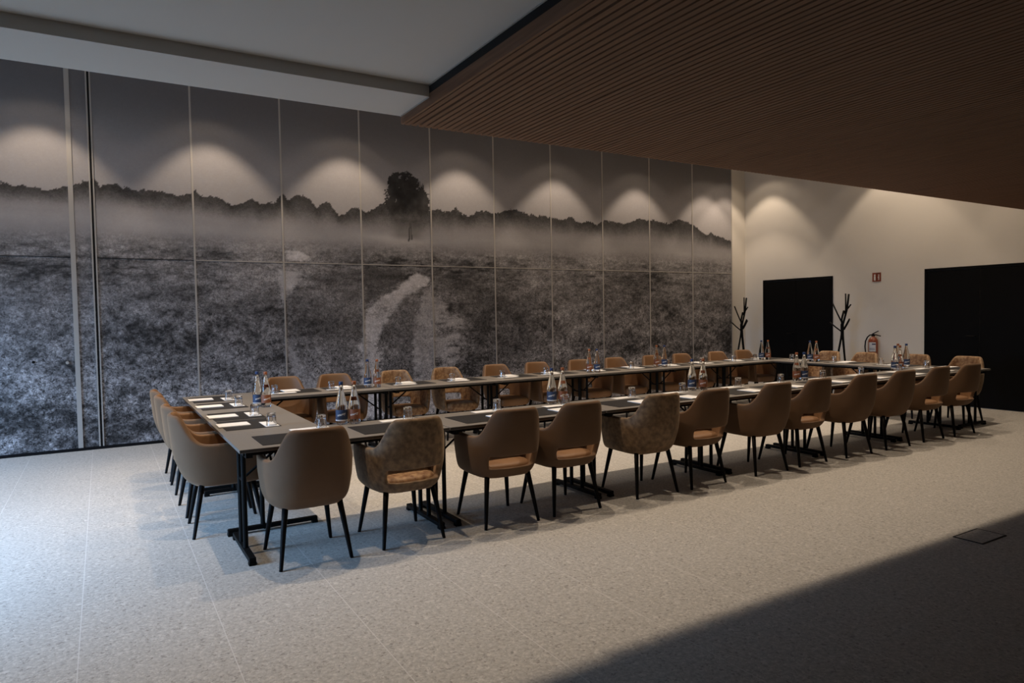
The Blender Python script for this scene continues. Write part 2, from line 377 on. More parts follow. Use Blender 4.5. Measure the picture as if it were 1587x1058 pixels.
# heath below the mist
k = sst(2.66, 2.34, Z + 0.06*vnoise(X, Z, 1.3, 0.1, 10))
hm = 0.21 + 0.08*np.clip((1.3-Z)/1.3, 0, 1)  - 0.02*sst(1.9, 2.3, Z)
cs = 0.16 + 0.30*np.clip((2.4-Z)/2.4, 0, 1)
def mottled(seed):
    near = vnoise(X, Z, 0.22, 0.16, seed, 4, 0.95); far = vnoise(X, Z, 0.20, 0.06, seed+1, 4, 0.85)
    t = sst(1.4, 2.2, Z); return near*(1-t)+far*t
tex = mottled(20); big = vnoise(X, Z, 1.1, 0.4, 24, 3)
heath = hm*np.clip(1+2.7*tex+1.9*big, 0.2, 3)
lum = lum*(1-k)+heath*k
amp = 0.04 + k*(0.45+0.55*np.clip((2.2-Z)/1.6, 0, 1)) + 0.35*np.clip(1-f, 0, 1)*(Z < tl)
lum += k*0.09*np.clip(vnoise(X, Z, 0.16, 0.10, 31, 4, 0.8)-0.10, 0, 1)*4*np.clip((1.7-Z)/1.7, 0, 1)
# sand tracks
Xd = X + 0.22*vnoise(X, Z, 0.32, 0.12, 40, 5, 0.65); Zd = Z + 0.12*vnoise(X, Z, 0.3, 0.12, 41, 5, 0.65)
def soft(P, lumv, s=1.0, seed=50, brk=1.6):
    global lum, amp
    mask = np.zeros_like(X)
    for q in range(5):
        ox, oz = 0.02*math.cos(q*1.257), 0.012*math.sin(q*1.257)
        mask += inpoly(Xd+ox, Zd+oz, P)/5.0
    mask *= s*np.clip(0.95+brk*vnoise(X, Z, 0.30, 0.07, seed, 4), 0, 1)
    lum = lum*(1-mask)+(lumv+0.10*vnoise(X, Z, 0.25, 0.05, seed+1, 4))*mask
    amp = amp*(1-(0.6 if lumv > 0.2 else 0.1)*mask)
# darker heather beside the track, paler grass between the tracks
soft([(3.27, 2.22), (3.9, 2.22), (3.75, 1.97), (3.4, 1.80), (3.26, 1.75)], 0.085, 0.8, 60)
soft([(4.30, 2.22), (4.7, 2.2), (6.0, 1.6), (6.6, 0.7), (5.1, 0.6), (4.9, 1.2), (4.75, 1.75)], 0.085, 0.45, 62)
soft([(2.45, 2.1), (3.2, 2.2), (3.2, 1.0), (2.75, 0.9)], 0.15, 0.45, 64)
soft([(2.2, 1.9), (3.2, 1.5), (3.2, 0.3), (2.1, 0.3)], 0.165, 0.35, 66)
soft([(3.85, 1.9), (4.05, 1.5), (3.97, 0.3), (3.45, 0.3), (3.5, 1.3)], 0.14, 0.6, 68)
soft([(2.21, 2.43), (2.36, 2.43), (2.48, 2.33), (2.32, 2.3), (2.16, 2.3)], 0.58, 1, 70)
soft([(2.10, 2.18), (2.32, 2.17), (2.31, 1.97), (2.16, 1.78), (2.10, 1.75)], 0.48, 1, 72)
soft([(2.13, 1.24), (2.2, 1.2), (2.33, 0.89), (2.48, 0.62), (2.50, 0.3), (2.34, 0.3), (2.22, 0.83), (2.12, 1.05)], 0.40, 0.85, 74)
soft([(4.11, 2.19), (4.29, 2.09), (4.14, 1.92), (3.89, 1.8), (3.71, 1.63), (3.54, 1.42), (3.46, 1.19), (3.43, 0.1), (3.14, 0.1), (3.2, 1.3), (3.27, 1.52), (3.42, 1.75), (3.75, 1.9), (3.93, 2.08)], 0.62, 1, 76)
soft([(4.3, 2.05), (4.27, 0.1), (3.96, 0.1), (4.01, 1.21), (4.06, 1.55), (4.18, 1.85)], 0.45, 0.85, 78, 2.6)
soft([(4.28, 1.96), (4.37, 1.74), (4.57, 1.71), (4.53, 1.58), (4.71, 1.52), (4.85, 1.45), (4.74, 1.27), (4.77, 1.08), (4.69, 0.81), (4.75, 0.1), (4.29, 0.1)], 0.46, 0.85, 80, 5.0)
# pale mist behind and below the lone tree
lum += 0.07*np.exp(-((X-3.45)/0.35)**2-((Z-2.68)/0.05)**2)
# the lone tree
TP = [(3.63, 3.10), (3.58, 3.17), (3.61, 3.30), (3.64, 3.42), (3.70, 3.57), (3.80, 3.66), (3.88, 3.67), (4.0, 3.63), (4.13, 3.57), (4.20, 3.48), (4.26, 3.38), (4.29, 3.17), (4.26, 3.0), (4.1, 2.93), (3.92, 2.92), (3.70, 2.94)]
Xt = X+0.16*vnoise(X, Z, 0.10, 0.10, 90, 4, 0.8); Zt = Z+0.16*vnoise(X, Z, 0.10, 0.10, 91, 4, 0.8)
tm = inpoly(Xt, Zt, TP).astype(float)
holes = (vnoise(X, Z, 0.11, 0.10, 92, 4, 0.8) > 0.17) & (((X-3.93)/0.30)**2+((Z-3.2)/0.4)**2 > 0.3)
tm *= np.where(holes, 0.45, 1.0)
fade = sst(2.88, 3.12, Z)
lum = lum*(1-tm)+(0.035+0.05*np.clip(vnoise(X, Z, 0.08, 0.08, 93), -0.3, 1)+0.10*(1-fade))*tm
sh = np.exp(-((X-3.93)/0.24)**4)*sst(2.62, 2.72, Z)*(1-sst(2.93, 2.99, Z))
lum = lum*(1-0.45*sh)
tr = (np.abs(X-3.955-0.08*(Z-2.7)) < 0.013) & (Z > 2.63) & (Z < 2.95) | (np.abs(X-3.995+0.05*(Z-2.7)) < 0.009) & (Z > 2.66) & (Z < 2.95)
lum = np.where(tr, 0.075, lum)
lum = np.clip(lum, 0.012, 0.6)
me = bpy.data.meshes.new('wall_mural')
co = np.stack([X, np.full_like(X, YM), Z], -1).reshape(-1, 3)
idx = np.arange(nx*nz).reshape(nx, nz)
q = np.stack([idx[:-1, :-1], idx[1:, :-1], idx[1:, 1:], idx[:-1, 1:]], -1).reshape(-1, 4)
me.vertices.add(len(co)); me.vertices.foreach_set('co', co.astype(np.float32).ravel())
me.loops.add(q.size); me.loops.foreach_set('vertex_index', q.astype(np.int32).ravel())
me.polygons.add(len(q)); me.polygons.foreach_set('loop_start', np.arange(0, q.size, 4, dtype=np.int32))
me.update(calc_edges=True)
ca = me.color_attributes.new('print', 'FLOAT_COLOR', 'POINT')
cc = np.stack([lum, amp, lum*0, lum*0+1], -1).reshape(-1)
ca.data.foreach_set('color', cc.astype(np.float32))
me.materials.append(M_mural)
mural = bpy.data.objects.new('wall_mural', me); C.objects.link(mural); mural['kind'] = 'structure'
mural['label'] = 'tall panel wall printed with a misty heath, a lone tree and sand tracks'
bm = bmesh.new(); box(bm, MX0, MX1, YM+0.0005, YM+0.029, 0.0, ZT); obj('panel_core', bm, M_black, mural)
# knobs of the hidden door in the print
bm = bmesh.new(); tube(bm, (-0.36, YM, 1.047), (-0.36, YM-0.02, 1.047), 0.018, 0.016, 16); obj('door_knob', bm, M_alu, mural)
bm = bmesh.new(); tube(bm, (-0.685, YM, 1.07), (-0.685, YM-0.006, 1.07), 0.016, 0.014, 16); obj('keyhole', bm, M_metal, mural)
# seams
tn = 3
def seam(x0, x1, z0, z1, m, d=0.006):
    global tn
    bm = bmesh.new(); box(bm, x0, x1, YM-d, YM-0.0004, z0, z1); struct('trim_%d' % tn, bm, m); tn += 1
seam(-0.285, -0.235, 0.035, ZT, M_alu, 0.012)
seam(-0.075, -0.060, 0.035, ZT, M_alu, 0.012)
seam(-0.056, -0.040, 0.035, ZT, M_black, 0.004)
seam(-0.036, -0.022, 0.035, ZT, M_alu, 0.012)
for k in range(9): seam(1.039+1.092*k-0.011, 1.039+1.092*k+0.011, 0.035, ZT, M_alu, 0.006)
seam(MX1-0.02, MX1+0.0, 0.035, ZT, M_alu, 0.008)
seam(1.052, MX1-0.02, 2.272, 2.284, M_alu, 0.004)
seam(MX0, -0.287, 2.274, 2.281, M_black, 0.003)
seam(-0.02, 1.026, 2.274, 2.281, M_black, 0.003)
bm = bmesh.new(); box(bm, MX0, MX1, YM-0.012, YM-0.001, 0, 0.034); struct('baseboard_back', bm, M_black)

# ------------------------------------------------------------------ black double doors in the white wall
def door(n, y0, y1, zt, split, handle_y, hz):
    root = empty('door_%d' % n, (0, 0, 0)); root['kind'] = 'structure'
    bm = bmesh.new()
    box(bm, XR-0.012, XR, y0, y0+0.035, 0, zt); box(bm, XR-0.012, XR, y1-0.035, y1, 0, zt); box(bm, XR-0.012, XR, y0+0.035, y1-0.035, zt-0.035, zt)
    obj('door_frame', bm, M_door, root)
    ys = [y0+0.037] + split + [y1-0.037]
    for a, b_ in zip(ys, ys[1:]):
        bm = bmesh.new(); box(bm, XR-0.008, XR-0.0005, a+0.002, b_-0.002, 0.006, zt-0.037); obj('door_leaf', bm, M_door, root)
    for hy in handle_y:
        bm = bmesh.new()
        tube(bm, (XR-0.008, hy, hz), (XR-0.055, hy, hz), 0.010); tube(bm, (XR-0.052, hy-0.005, hz), (XR-0.052, hy+0.12, hz), 0.009)
        tube(bm, (XR-0.008, hy, hz-0.0), (XR-0.013, hy, hz), 0.026, n=20)
        tube(bm, (XR-0.008, hy, hz-0.22), (XR-0.014, hy, hz-0.22), 0.024, n=20)
        obj('door_handle', bm, M_metal, root)
door(1, 7.60, 9.109, 2.123, [8.355], [8.42], 1.08)
door(2, 3.0, 6.0, 2.138, [4.4, 5.2], [5.25], 1.08)
bm = bmesh.new()
for a, b_ in ((YB, 3.0), (6.0, 7.6), (9.109, YM+0.028)): box(bm, XR-0.008, XR, a, b_, 0, 0.05)
struct('baseboard_right', bm, M_white)

# floor outlet hatch in the shade
root = empty('floor_outlet', (0, 0, 0), 0, 'dark square floor outlet hatch in the shaded floor at right', 'floor outlet')
bm = bmesh.new(); box(bm, 4.76, 5.05, 2.17, 2.33, 0.0005, 0.004); obj('lid', bm, M_floor, root)
bm = bmesh.new()
for b4 in ((4.75, 5.06, 2.16, 2.17), (4.75, 5.06, 2.33, 2.34), (4.75, 4.76, 2.17, 2.33), (5.05, 5.06, 2.17, 2.33)): box(bm, *b4, 0.0004, 0.0045)
obj('rim', bm, M_black, root)

# ------------------------------------------------------------------ folding tables
TZ = 0.722; TW = 0.66
def make_table():
    """long side along local X, origin at its left end, centre of the width"""
    L = 1.396
    root = empty('folding_table', (0, 0, 0))
    bm = bmesh.new(); box(bm, 0, L, -TW/2, TW/2, TZ-0.022, TZ, 0.002); obj('tabletop', bm, M_top, root)
    bm = bmesh.new(); box(bm, 0.0, L, -TW/2-0.0012, -TW/2-0.0002, TZ-0.019, TZ-0.003); box(bm, 0, L, TW/2+0.0002, TW/2+0.0012, TZ-0.019, TZ-0.003); obj('edge_band', bm, M_edge, root)
    bm = bmesh.new()
    box(bm, 0.03, L-0.03, -0.26, -0.235, TZ-0.052, TZ-0.023); box(bm, 0.03, L-0.03, 0.235, 0.26, TZ-0.052, TZ-0.023)
    obj('rail', bm, M_metal, root)
    for sx, x0 in ((1, 0.06), (-1, L-0.06)):
        leg = bmesh.new()
        tube(leg, (x0, -0.075, 0.04), (x0, -0.075, TZ-0.05), 0.016); tube(leg, (x0, 0.075, 0.04), (x0, 0.075, TZ-0.05), 0.016)
        box(leg, x0-0.02, x0+0.02, -0.30, 0.30, TZ-0.060, TZ-0.023)
        lo = obj('leg', leg, M_metal, root, smooth=False)
        ft = bmesh.new(); box(ft, x0-0.021, x0+0.021, -0.31, 0.31, 0.018, 0.048, 0.006)
        box(ft, x0-0.023, x0+0.023, -0.312, -0.27, 0.0005, 0.02, 0.003); box(ft, x0-0.023, x0+0.023, 0.27, 0.312, 0.0005, 0.02, 0.003)
        obj('foot', ft, M_metal, lo)
        br = bmesh.new(); tube(br, (x0, -0.0, TZ-0.25), (x0+sx*0.28, 0, TZ-0.03), 0.008); tube(br, (x0, -0.075, TZ-0.25), (x0, 0.075, TZ-0.25), 0.008)
        obj('brace', br, M_metal, root)
    return root
tproto = make_table(); tcount = 0
def table(x, y, rz, label, group):
    global tcount
    t = tproto if tcount == 0 else dup(tproto); tcount += 1
    t.location = (x, y, 0); t.rotation_euler = (0, 0, rz); tag(t, label, 'table', group)
ORD = ['first', 'second', 'third', 'fourth', 'fifth', 'sixth', 'seventh', 'eighth', 'ninth', 'tenth', 'eleventh', 'twelfth']
NX0, NY = 0.685, 4.36+TW/2
FY = 7.18+TW/2
for k in range(6):
    table(NX0+1.405*k, NY, 0, 'grey-topped folding table, %s from the left in the near row' % ORD[k], 'folding tables with black T-legs')
for k in range(6):
    table(1.349+1.405*k, FY, 0, 'grey-topped folding table, %s from the left along the mural' % ORD[k], 'folding tables with black T-legs')
for k, nm in enumerate(('nearer', 'farther')):
    table(NX0+TW/2, 5.022+1.40*k, PI/2, 'grey-topped folding table on the left end of the square, %s of two' % nm, 'folding tables with black T-legs')
    table(9.118+TW/2, 4.372+1.40*k, PI/2, 'grey-topped folding table on the right end by the doors, %s of two' % nm, 'folding tables with black T-legs')

# ------------------------------------------------------------------ armchairs
def chair_shell(cut, round_hole=False):
    """wrap-around back and arms; +Y is forward; rear feet at y=-0.235"""
    us = [0.0, 0.05, 0.10, 0.135, 0.165, 0.20, 0.24, 0.285, 0.335, 0.39, 0.46, 0.54, 0.65, 0.78, 0.92, 1.0]
    us = [-u for u in us[::-1]] + us[1:]
    zlow = [0.352, 0.385, 0.415, 0.430, 0.518, 0.536]
    nup = 5
    def ztop(u):
        a = abs(u)
        return float(np.interp(a, [0, 0.10, 0.145, 0.178, 0.215, 0.255, 0.298, 0.345, 0.395, 0.46, 0.8, 0.92, 1.0],
                               [0.858, 0.857, 0.857, 0.855, 0.842, 0.785, 0.708, 0.664, 0.652, 0.652, 0.656, 0.654, 0.637]))
    def pos(u, z, off):
        a = abs(u); s = 1 if u >= 0 else -1
        wmax = float(np.interp(z, [0.352, 0.385, 0.45, 0.55, 0.66, 0.86], [0.222, 0.246, 0.262, 0.272, 0.274, 0.262])) - off
        yb = float(np.interp(z, [0.352, 0.385, 0.425, 0.5, 0.6, 0.86], [-0.232, -0.262, -0.290, -0.322, -0.345, -0.370])) + off
        if a <= 0.5:
            th = a/0.5*PI/2; n_ = 2.7
            xx = wmax*(abs(math.sin(th))**(2/n_)); yy = yb+(0.0-yb)*(1-abs(math.cos(th))**(2/n_))
        else:
            xx = wmax - 0.016*((a-0.5)/0.5)**2; yy = 0.0+(a-0.5)/0.5*0.205
        return (s*xx, yy, z)
    bm = bmesh.new(); TH = 0.042
    O, I = [], []
    for u in us:
        zt = ztop(u)
        zs = zlow + [0.536+(zt-0.536)*(j+1)/nup for j in range(nup)]
        O.append([bm.verts.new(pos(u, z, 0.0)) for z in zs]); I.append([bm.verts.new(pos(u, z, TH)) for z in zs])
    nu, nz_ = len(us), len(zlow)+nup
    def hole(i, j):
        um = (us[i]+us[i+1])/2
        return cut and abs(um) < 0.24 and 2 < j+1 and 3 <= j < 4
    # arm fronts slope back a little towards the top
    for i in range(nu-1):
        for j in range(nz_-1):
            if hole(i, j): continue
            bm.faces.new((O[i][j], O[i+1][j], O[i+1][j+1], O[i][j+1]))
            bm.faces.new((I[i][j], I[i][j+1], I[i+1][j+1], I[i+1][j]))
    for i in range(nu-1):
        bm.faces.new((O[i][0], I[i][0], I[i+1][0], O[i+1][0])); bm.faces.new((O[i][-1], O[i+1][-1], I[i+1][-1], I[i][-1]))
    for j in range(nz_-1):
        bm.faces.new((O[0][j], O[0][j+1], I[0][j+1], I[0][j])); bm.faces.new((O[-1][j], I[-1][j], I[-1][j+1], O[-1][j+1]))
    if cut:
        for i in range(nu-1):
            for j in range(nz_-1):
                if not hole(i, j): continue
                for (di, dj, e) in ((-1, 0, ((i, j), (i, j+1))), (1, 0, ((i+1, j), (i+1, j+1))), (0, -1, ((i, j), (i+1, j))), (0, 1, ((i, j+1), (i+1, j+1)))):
                    if not hole(i+di, j+dj):
                        (a, b_), (c, d) = e
                        bm.faces.new((O[a][b_], O[c][d], I[c][d], I[a][b_]))
    return bm
def make_chair(cut, m_out, m_in):
    root = empty('armchair', (0, 0, 0))
    o = obj('backrest', chair_shell(cut), m_out, root)
    # inner faces use the lighter copy of the chair material
    o.data.materials.append(m_in)
    bake_subsurf(o, 2)
    for p_ in o.data.polygons:
        c, n = p_.center, p_.normal
        inward = Vector((-c.x, 0.02-c.y, 0))
        if inward.length > 1e-4 and n.dot(inward.normalized()) > 0.35: p_.material_index = 1
    # seat cushion
    bm = bmesh.new(); rings = []
    for z, s in ((0.345, 0.86), (0.352, 0.965), (0.370, 1.0), (0.408, 1.0), (0.428, 0.985), (0.442, 0.93), (0.450, 0.75), (0.453, 0.4)):
        ring = []
        for k in range(32):
            a = 2*PI*k/32; cx, sy = math.cos(a), math.sin(a)
            xx = 0.212*math.copysign(abs(cx)**0.55, cx); yy = 0.012+0.235*math.copysign(abs(sy)**0.55, sy)
            zz = z; t_ = max(0, min(1, (yy-0.17)/0.05)); xx *= 1+0.15*t_*t_*(3-2*t_)
            ring.append(bm.verts.new((xx*s, 0.012+(yy-0.012)*s, zz)))
        rings.append(ring)
    for a, b_ in zip(rings, rings[1:]):
        for k in range(32): bm.faces.new((a[k], a[(k+1) % 32], b_[(k+1) % 32], b_[k]))
    bm.faces.new(rings[0][::-1]); bm.faces.new(rings[-1])
    obj('seat', bm, m_in, root, smooth=True)
    for sx in (-1, 1):
        for sy in (-1, 1):
            bm = bmesh.new()
            top = (sx*0.165, sy*0.165+0.0, 0.375); ft = (sx*0.218, sy*0.235, 0.0)
            path_tube(bm, [top, (top[0]*0.6+ft[0]*0.4, top[1]*0.6+ft[1]*0.4, 0.225), (ft[0]*0.985, ft[1]*0.985, 0.012), ft], [0.0195, 0.0165, 0.0115, 0.0105], 14)
            obj('leg', bm, M_leg, root, smooth=True)
    return root
protos = {'solid': make_chair(False, M_suede_shade, M_tan), 'cut': make_chair(True, M_suede_shade, M_tan),
          'solidv': make_chair(False, M_velvet, M_tanvel), 'cutv': make_chair(True, M_velvet, M_tanvel)}
used = set()
def chair(kind, x, y, rz, label, group):
    c = protos[kind] if kind not in used else dup(protos[kind]); used.add(kind)
    c.location = (x, y, 0); c.rotation_euler = (0, 0, rz); tag(c, label, 'chair', group)
KW = {'solid': 'brown closed-back armchair', 'cut': 'brown slotted-back armchair',
      'solidv': 'mottled velvet closed-back armchair', 'cutv': 'mottled velvet slotted-back armchair'}
near = [(1.084, 'solid', 0), (1.73, 'cutv', 0.02), (2.49, 'cut', -0.03), (3.06, 'cut', 0.0), (3.90, 'solidv', -0.03), (4.46, 'cut', 0.04), (5.295, 'solid', -0.02), (5.92, 'cut', 0.03), (6.65, 'solid', 0.0), (7.36, 'solid', -0.02), (8.10, 'cut', 0.02), (8.75, 'cut', -0.02)]
for k, (x, kd, r) in enumerate(near):
    chair(kd, x, 4.18+0.235+(0.02 if k % 3 == 1 else 0), r, '%s, %s from the left in the near row' % (KW[kd], ORD[k]), 'armchairs along the near tables')
far = [(1.75, 'solid'), (2.335, 'cut'), (3.105, 'cutv'), (3.79, 'cutv'), (4.54, 'cut'), (5.195, 'solid'), (5.925, 'cut'), (6.6, 'solid'), (7.335, 'cut'), (7.97, 'solid'), (8.765, 'cut'), (9.41, 'cut')]
for k, (x, kd) in enumerate(far):
    chair(kd, x, 7.745, PI+random.uniform(-0.05, 0.05), '%s, %s from the left in front of the mural' % (KW[kd], ORD[k]), 'armchairs along the mural side')
left = [(5.35, 'solid'), (5.96, 'cut'), (6.77, 'solid'), (7.36, 'solid')]
for k, (y, kd) in enumerate(left):
    chair(kd, 0.735, y, -PI/2+(-0.03, 0.03, 0.0, 0.02)[k], '%s, %s from the front at the left table end' % (KW[kd], ('nearest', 'second', 'third', 'farthest')[k]), 'armchairs at the left end')
right = [(4.76, 'cutv'), (5.43, 'solidv'), (6.2, 'solidv'), (6.815, 'solidv')]
for k, (y, kd) in enumerate(right):
    chair(kd, 9.72, y, PI/2+random.uniform(-0.04, 0.04), '%s, %s from the front at the right table end' % (KW[kd], ('nearest', 'second', 'third', 'farthest')[k]), 'armchairs at the right end')

# ------------------------------------------------------------------ place settings
def make_glass():
    bm = bmesh.new(); n = 30
    fac = lambda k, z: 1.0 - (0.035 if k % 3 == 0 else 0)*(1 if 0.012 < z < 0.062 else 0)
    # upside-down tumbler: open rim on the table, thick base on top
    lathe(bm, [(0.0, 0.092), (0.029, 0.092), (0.0315, 0.089), (0.033, 0.062), (0.037, 0.012), (0.0385, 0.001), (0.0365, 0.0006), (0.035, 0.012), (0.0300, 0.060), (0.028, 0.070), (0.0, 0.072)], n, None)
    for v in bm.verts:
        r = math.hypot(v.co.x, v.co.y)
        if 0.011 < v.co.z < 0.063 and r > 0.0325:
            k = round((math.atan2(v.co.y, v.co.x) % (2*PI))/(2*PI)*n)
            if k % 3 == 0: v.co.x *= 0.955; v.co.y *= 0.955
    return obj('tumbler', bm, M_glass)
gproto = make_glass()
bm = bmesh.new(); box(bm, -0.25, 0.25, -0.19, 0.19, 0, 0.003, 0.0008); mproto = obj('desk_mat', bm, M_mat)
bm = bmesh.new(); box(bm, -0.085, 0.085, -0.11, 0.11, 0, 0.006, 0.0006); pproto = obj('notepad', bm, M_paper)
bm = bmesh.new(); box(bm, -0.135, 0.135, -0.048, 0.048, 0, 0.002); cproto = obj('paper_card', bm, M_paper)
first = {'g': True, 'm': True, 'p': True, 'c': True}
def inst(key, proto, loc, rz, label, cat, group):
    o = proto if first[key] else proto.copy()
    if not first[key]: C.objects.link(o)
    first[key] = False
    o.location = loc; o.rotation_euler = (0, 0, rz); tag(o, label, cat, group)
def setting(ex, ey, rz, where, mv, pv, pu, cv, cu, glass_xy=None):
    """(ex,ey) table edge in front of the seat, rz heading of the sitter (0 = +Y)"""
    c, s = math.cos(rz), math.sin(rz)
    P = lambda u, v: (ex+u*c-v*s, ey+u*s+v*c)
    j = random.uniform(-0.02, 0.02)
    inst('m', mproto, (*P(0, mv), TZ+0.0004), rz, 'charcoal desk mat at %s' % where, 'desk mat', 'charcoal desk mats')
    inst('p', pproto, (*P(pu, pv), TZ+0.0036), rz+j, 'white notepad on the mat at %s' % where, 'notepad', 'white notepads')
    if glass_xy: gx_, gy_ = glass_xy
    else: gx_, gy_ = P(cu+0.085, cv)
    # card lies beneath the glass
    du, dv = (gx_-ex)*c+(gy_-ey)*s, -(gx_-ex)*s+(gy_-ey)*c
    onm = abs(dv-mv) < 0.19+0.05
    z = TZ+(0.0036 if onm else 0.0004)
    cx_, cy_ = P(du-0.085, dv)
    inst('c', cproto, (cx_, cy_, z), rz-j, 'white paper card under the glass at %s' % where, 'paper card', 'white paper cards')
    inst('g', gproto, (gx_, gy_, z+0.0022), random.uniform(0, 1), 'upturned glass tumbler at %s' % where, 'tumbler', 'upturned tumblers')
gn = [1.335, 2.0, 2.79, 3.42, 4.25, 4.90, 5.70, 6.38, 7.12, 7.86, 8.56, 9.30]
for k, (x, kd, r) in enumerate(near):
    setting(x+0.01*k, 4.36, 0, 'the %s near-row seat from the left' % ORD[k], 0.265, 0.20, 0.12, 0.56, 0.17, (gn[k], {3: 4.83, 10: 4.86}.get(k, 4.925)))
gf = [1.545, 2.15, 2.93, 3.625, 4.33, 4.99, 5.74, 6.46, 7.16, 7.87, 8.57, 9.07]
for k, (x, kd) in enumerate(far):
    setting(x+0.02, 7.84, PI, 'the %s mural-side seat from the left' % ORD[k], 0.25, 0.16, 0.02, 0.33, 0.1, (gf[k], 7.49))
gl = [5.235, 5.885, 6.65, 7.21]
for k, y in enumerate((5.43, 5.97, 6.745, 7.39)):
    setting(NX0, y, -PI/2, 'the %s seat at the left table end' % ('nearest', 'second', 'third', 'farthest')[k], 0.235, 0.13, 0.0, 0.36, 0.1, (1.05, gl[k]))
gr = [4.98, 5.60, 6.33, 7.06]
for k, (y, kd) in enumerate(right):
    setting(9.778, y, PI/2, 'the %s seat at the right table end' % ('nearest', 'second', 'third', 'farthest')[k], 0.25, 0.16, 0.05, 0.36, 0.1, (9.42, gr[k]))

# ------------------------------------------------------------------ bottles
def curved(bm, r, a0, a1, z0, z1, n=16, th=0.0006, tilt=None):
    V = []
    for rr in (r, r+th):
        V.append([[bm.verts.new((rr*math.cos(a0+(a1-a0)*k/n), rr*math.sin(a0+(a1-a0)*k/n), z)) for z in (z0, z1)] for k in range(n+1)])
    for k in range(n):
        for s in (0, 1): bm.faces.new((V[s][k][0], V[s][k+1][0], V[s][k+1][1], V[s][k][1]))
        for j in (0, 1): bm.faces.new((V[0][k][j], V[0][k+1][j], V[1][k+1][j], V[1][k][j]))
    for k in (0, n): bm.faces.new((V[0][k][0], V[0][k][1], V[1][k][1], V[1][k][0]))
def text_mesh(body, size):
    cu = bpy.data.curves.new('t', 'FONT'); cu.body = body; cu.size = size; cu.align_x = 'CENTER'; cu.align_y = 'CENTER'; cu.extrude = 0.0002; cu.shear = 0.35; cu.offset = 0.0004
    o = bpy.data.objects.new('t', cu); C.objects.link(o)
    dg = bpy.context.evaluated_depsgraph_get(); dg.update()
    me = bpy.data.meshes.new_from_object(o.evaluated_get(dg)); bpy.data.objects.remove(o)
    return me
def make_bottle(kind):
    root = empty('water_bottle', (0, 0, 0))
    bm = bmesh.new()
    lathe(bm, [(0.0, 0.004), (0.028, 0.0015), (0.036, 0.0), (0.0405, 0.004), (0.0425, 0.02), (0.0425, 0.125), (0.0415, 0.145), (0.037, 0.170), (0.029, 0.205), (0.0205, 0.245), (0.0155, 0.270), (0.0140, 0.292), (0.0, 0.292)], 32)
    b = obj('glass_body', bm, M_bottle, root, smooth=True)
    bm = bmesh.new(); lathe(bm, [(0.0, 0.2925), (0.0155, 0.2925), (0.0162, 0.296), (0.0158, 0.315), (0.0145, 0.318), (0.0, 0.318)], 24, lambda k, z: 1+0.02*(k % 2)); obj('cap', bm, M_bcap if kind == 'blue' else M_ocap, root, smooth=True)
    bm = bmesh.new(); curved(bm, 0.0429, -1.45, 1.45, 0.040, 0.112, 28); lab = obj('label', bm, M_blue if kind == 'blue' else M_orange, root)
    me = text_mesh('sourcy', 0.023)
    ca_, sa_ = math.cos(0.22), math.sin(0.22)
    for v in me.vertices:
        x, y, z = v.co; x, y = x*ca_-y*sa_, x*sa_+y*ca_
        a = x/0.0438; rr = 0.0438+z
        v.co = (rr*math.cos(a), rr*math.sin(a), 0.078+y)
    me.materials.append(M_ink)
    t = bpy.data.objects.new('lettering', me); C.objects.link(t); t.parent = lab
    if kind == 'orange':
        bm = bmesh.new(); n = 12
        def rr(z): return np.interp(z, [0.145, 0.170, 0.205, 0.245], [0.0415, 0.037, 0.029, 0.0205])+0.0008
        V = [[bm.verts.new((rr(z)*math.cos(a), rr(z)*math.sin(a), z)) for z in np.linspace(0.178, 0.205, 6)] for a in np.linspace(-0.7, 0.7, n)]
        for i in range(n-1):
            for j in range(5): bm.faces.new((V[i][j], V[i+1][j], V[i+1][j+1], V[i][j+1]))
        bmesh.ops.solidify(bm, geom=bm.faces[:], thickness=0.0004)
        obj('neck_label', bm, M_orange, root)
    else:
        bm = bmesh.new(); curved(bm, 0.0431, -1.45, 1.45, 0.030, 0.0396, 28); obj('label_strip', bm, M_lgrey, root)
    return root
bp = {'blue': make_bottle('blue'), 'orange': make_bottle('orange')}; bused = set()
bots = [(1.500, 5.0-0.02, 'blue', 'behind the gap of the first two near armchairs'), (1.590, 4.955, 'orange', 'behind the gap of the first two near armchairs'),
        (3.38, 4.98, 'blue', 'behind the fourth armchair of the near row'), (3.475, 4.95, 'orange', 'behind the fourth armchair of the near row'),
        (5.075, 4.965, 'blue', 'behind the sixth armchair of the near row'), (5.16, 4.90, 'orange', 'behind the sixth armchair of the near row'),
        (6.66, 4.93, 'orange', 'behind the eighth armchair of the near row'), (6.75, 4.90, 'blue', 'behind the eighth armchair of the near row'),
        (8.66, 4.97, 'blue', 'at the right end of the near row'), (8.80, 4.985, 'orange', 'at the right end of the near row'),
        (9.20, 5.24, 'orange', 'on the right end table near its inner edge'), (9.26, 5.16, 'blue', 'on the right end table near its inner edge'),
        (1.19, 6.50, 'blue', 'on the left end table'), (1.245, 6.41, 'orange', 'on the left end table'),
        (2.57, 7.50, 'blue', 'on the mural-side table between its second and third armchairs'), (2.655, 7.43, 'orange', 'on the mural-side table between its second and third armchairs'),
        (5.64, 7.40, 'orange', 'on the mural-side table left of the seventh armchair'), (5.735, 7.35, 'blue', 'on the mural-side table left of the seventh armchair'),
        (6.95, 7.50, 'orange', 'on the mural-side table right of the eighth armchair'), (7.03, 7.42, 'blue', 'on the mural-side table right of the eighth armchair'),
        (9.20, 7.47, 'blue', 'at the right end of the mural-side tables'), (9.30, 7.42, 'orange', 'at the right end of the mural-side tables'),
        (9.40, 6.72, 'blue', 'on the right end table in front of the farther coat rack'), (9.385, 6.60, 'orange', 'on the right end table in front of the farther coat rack')]
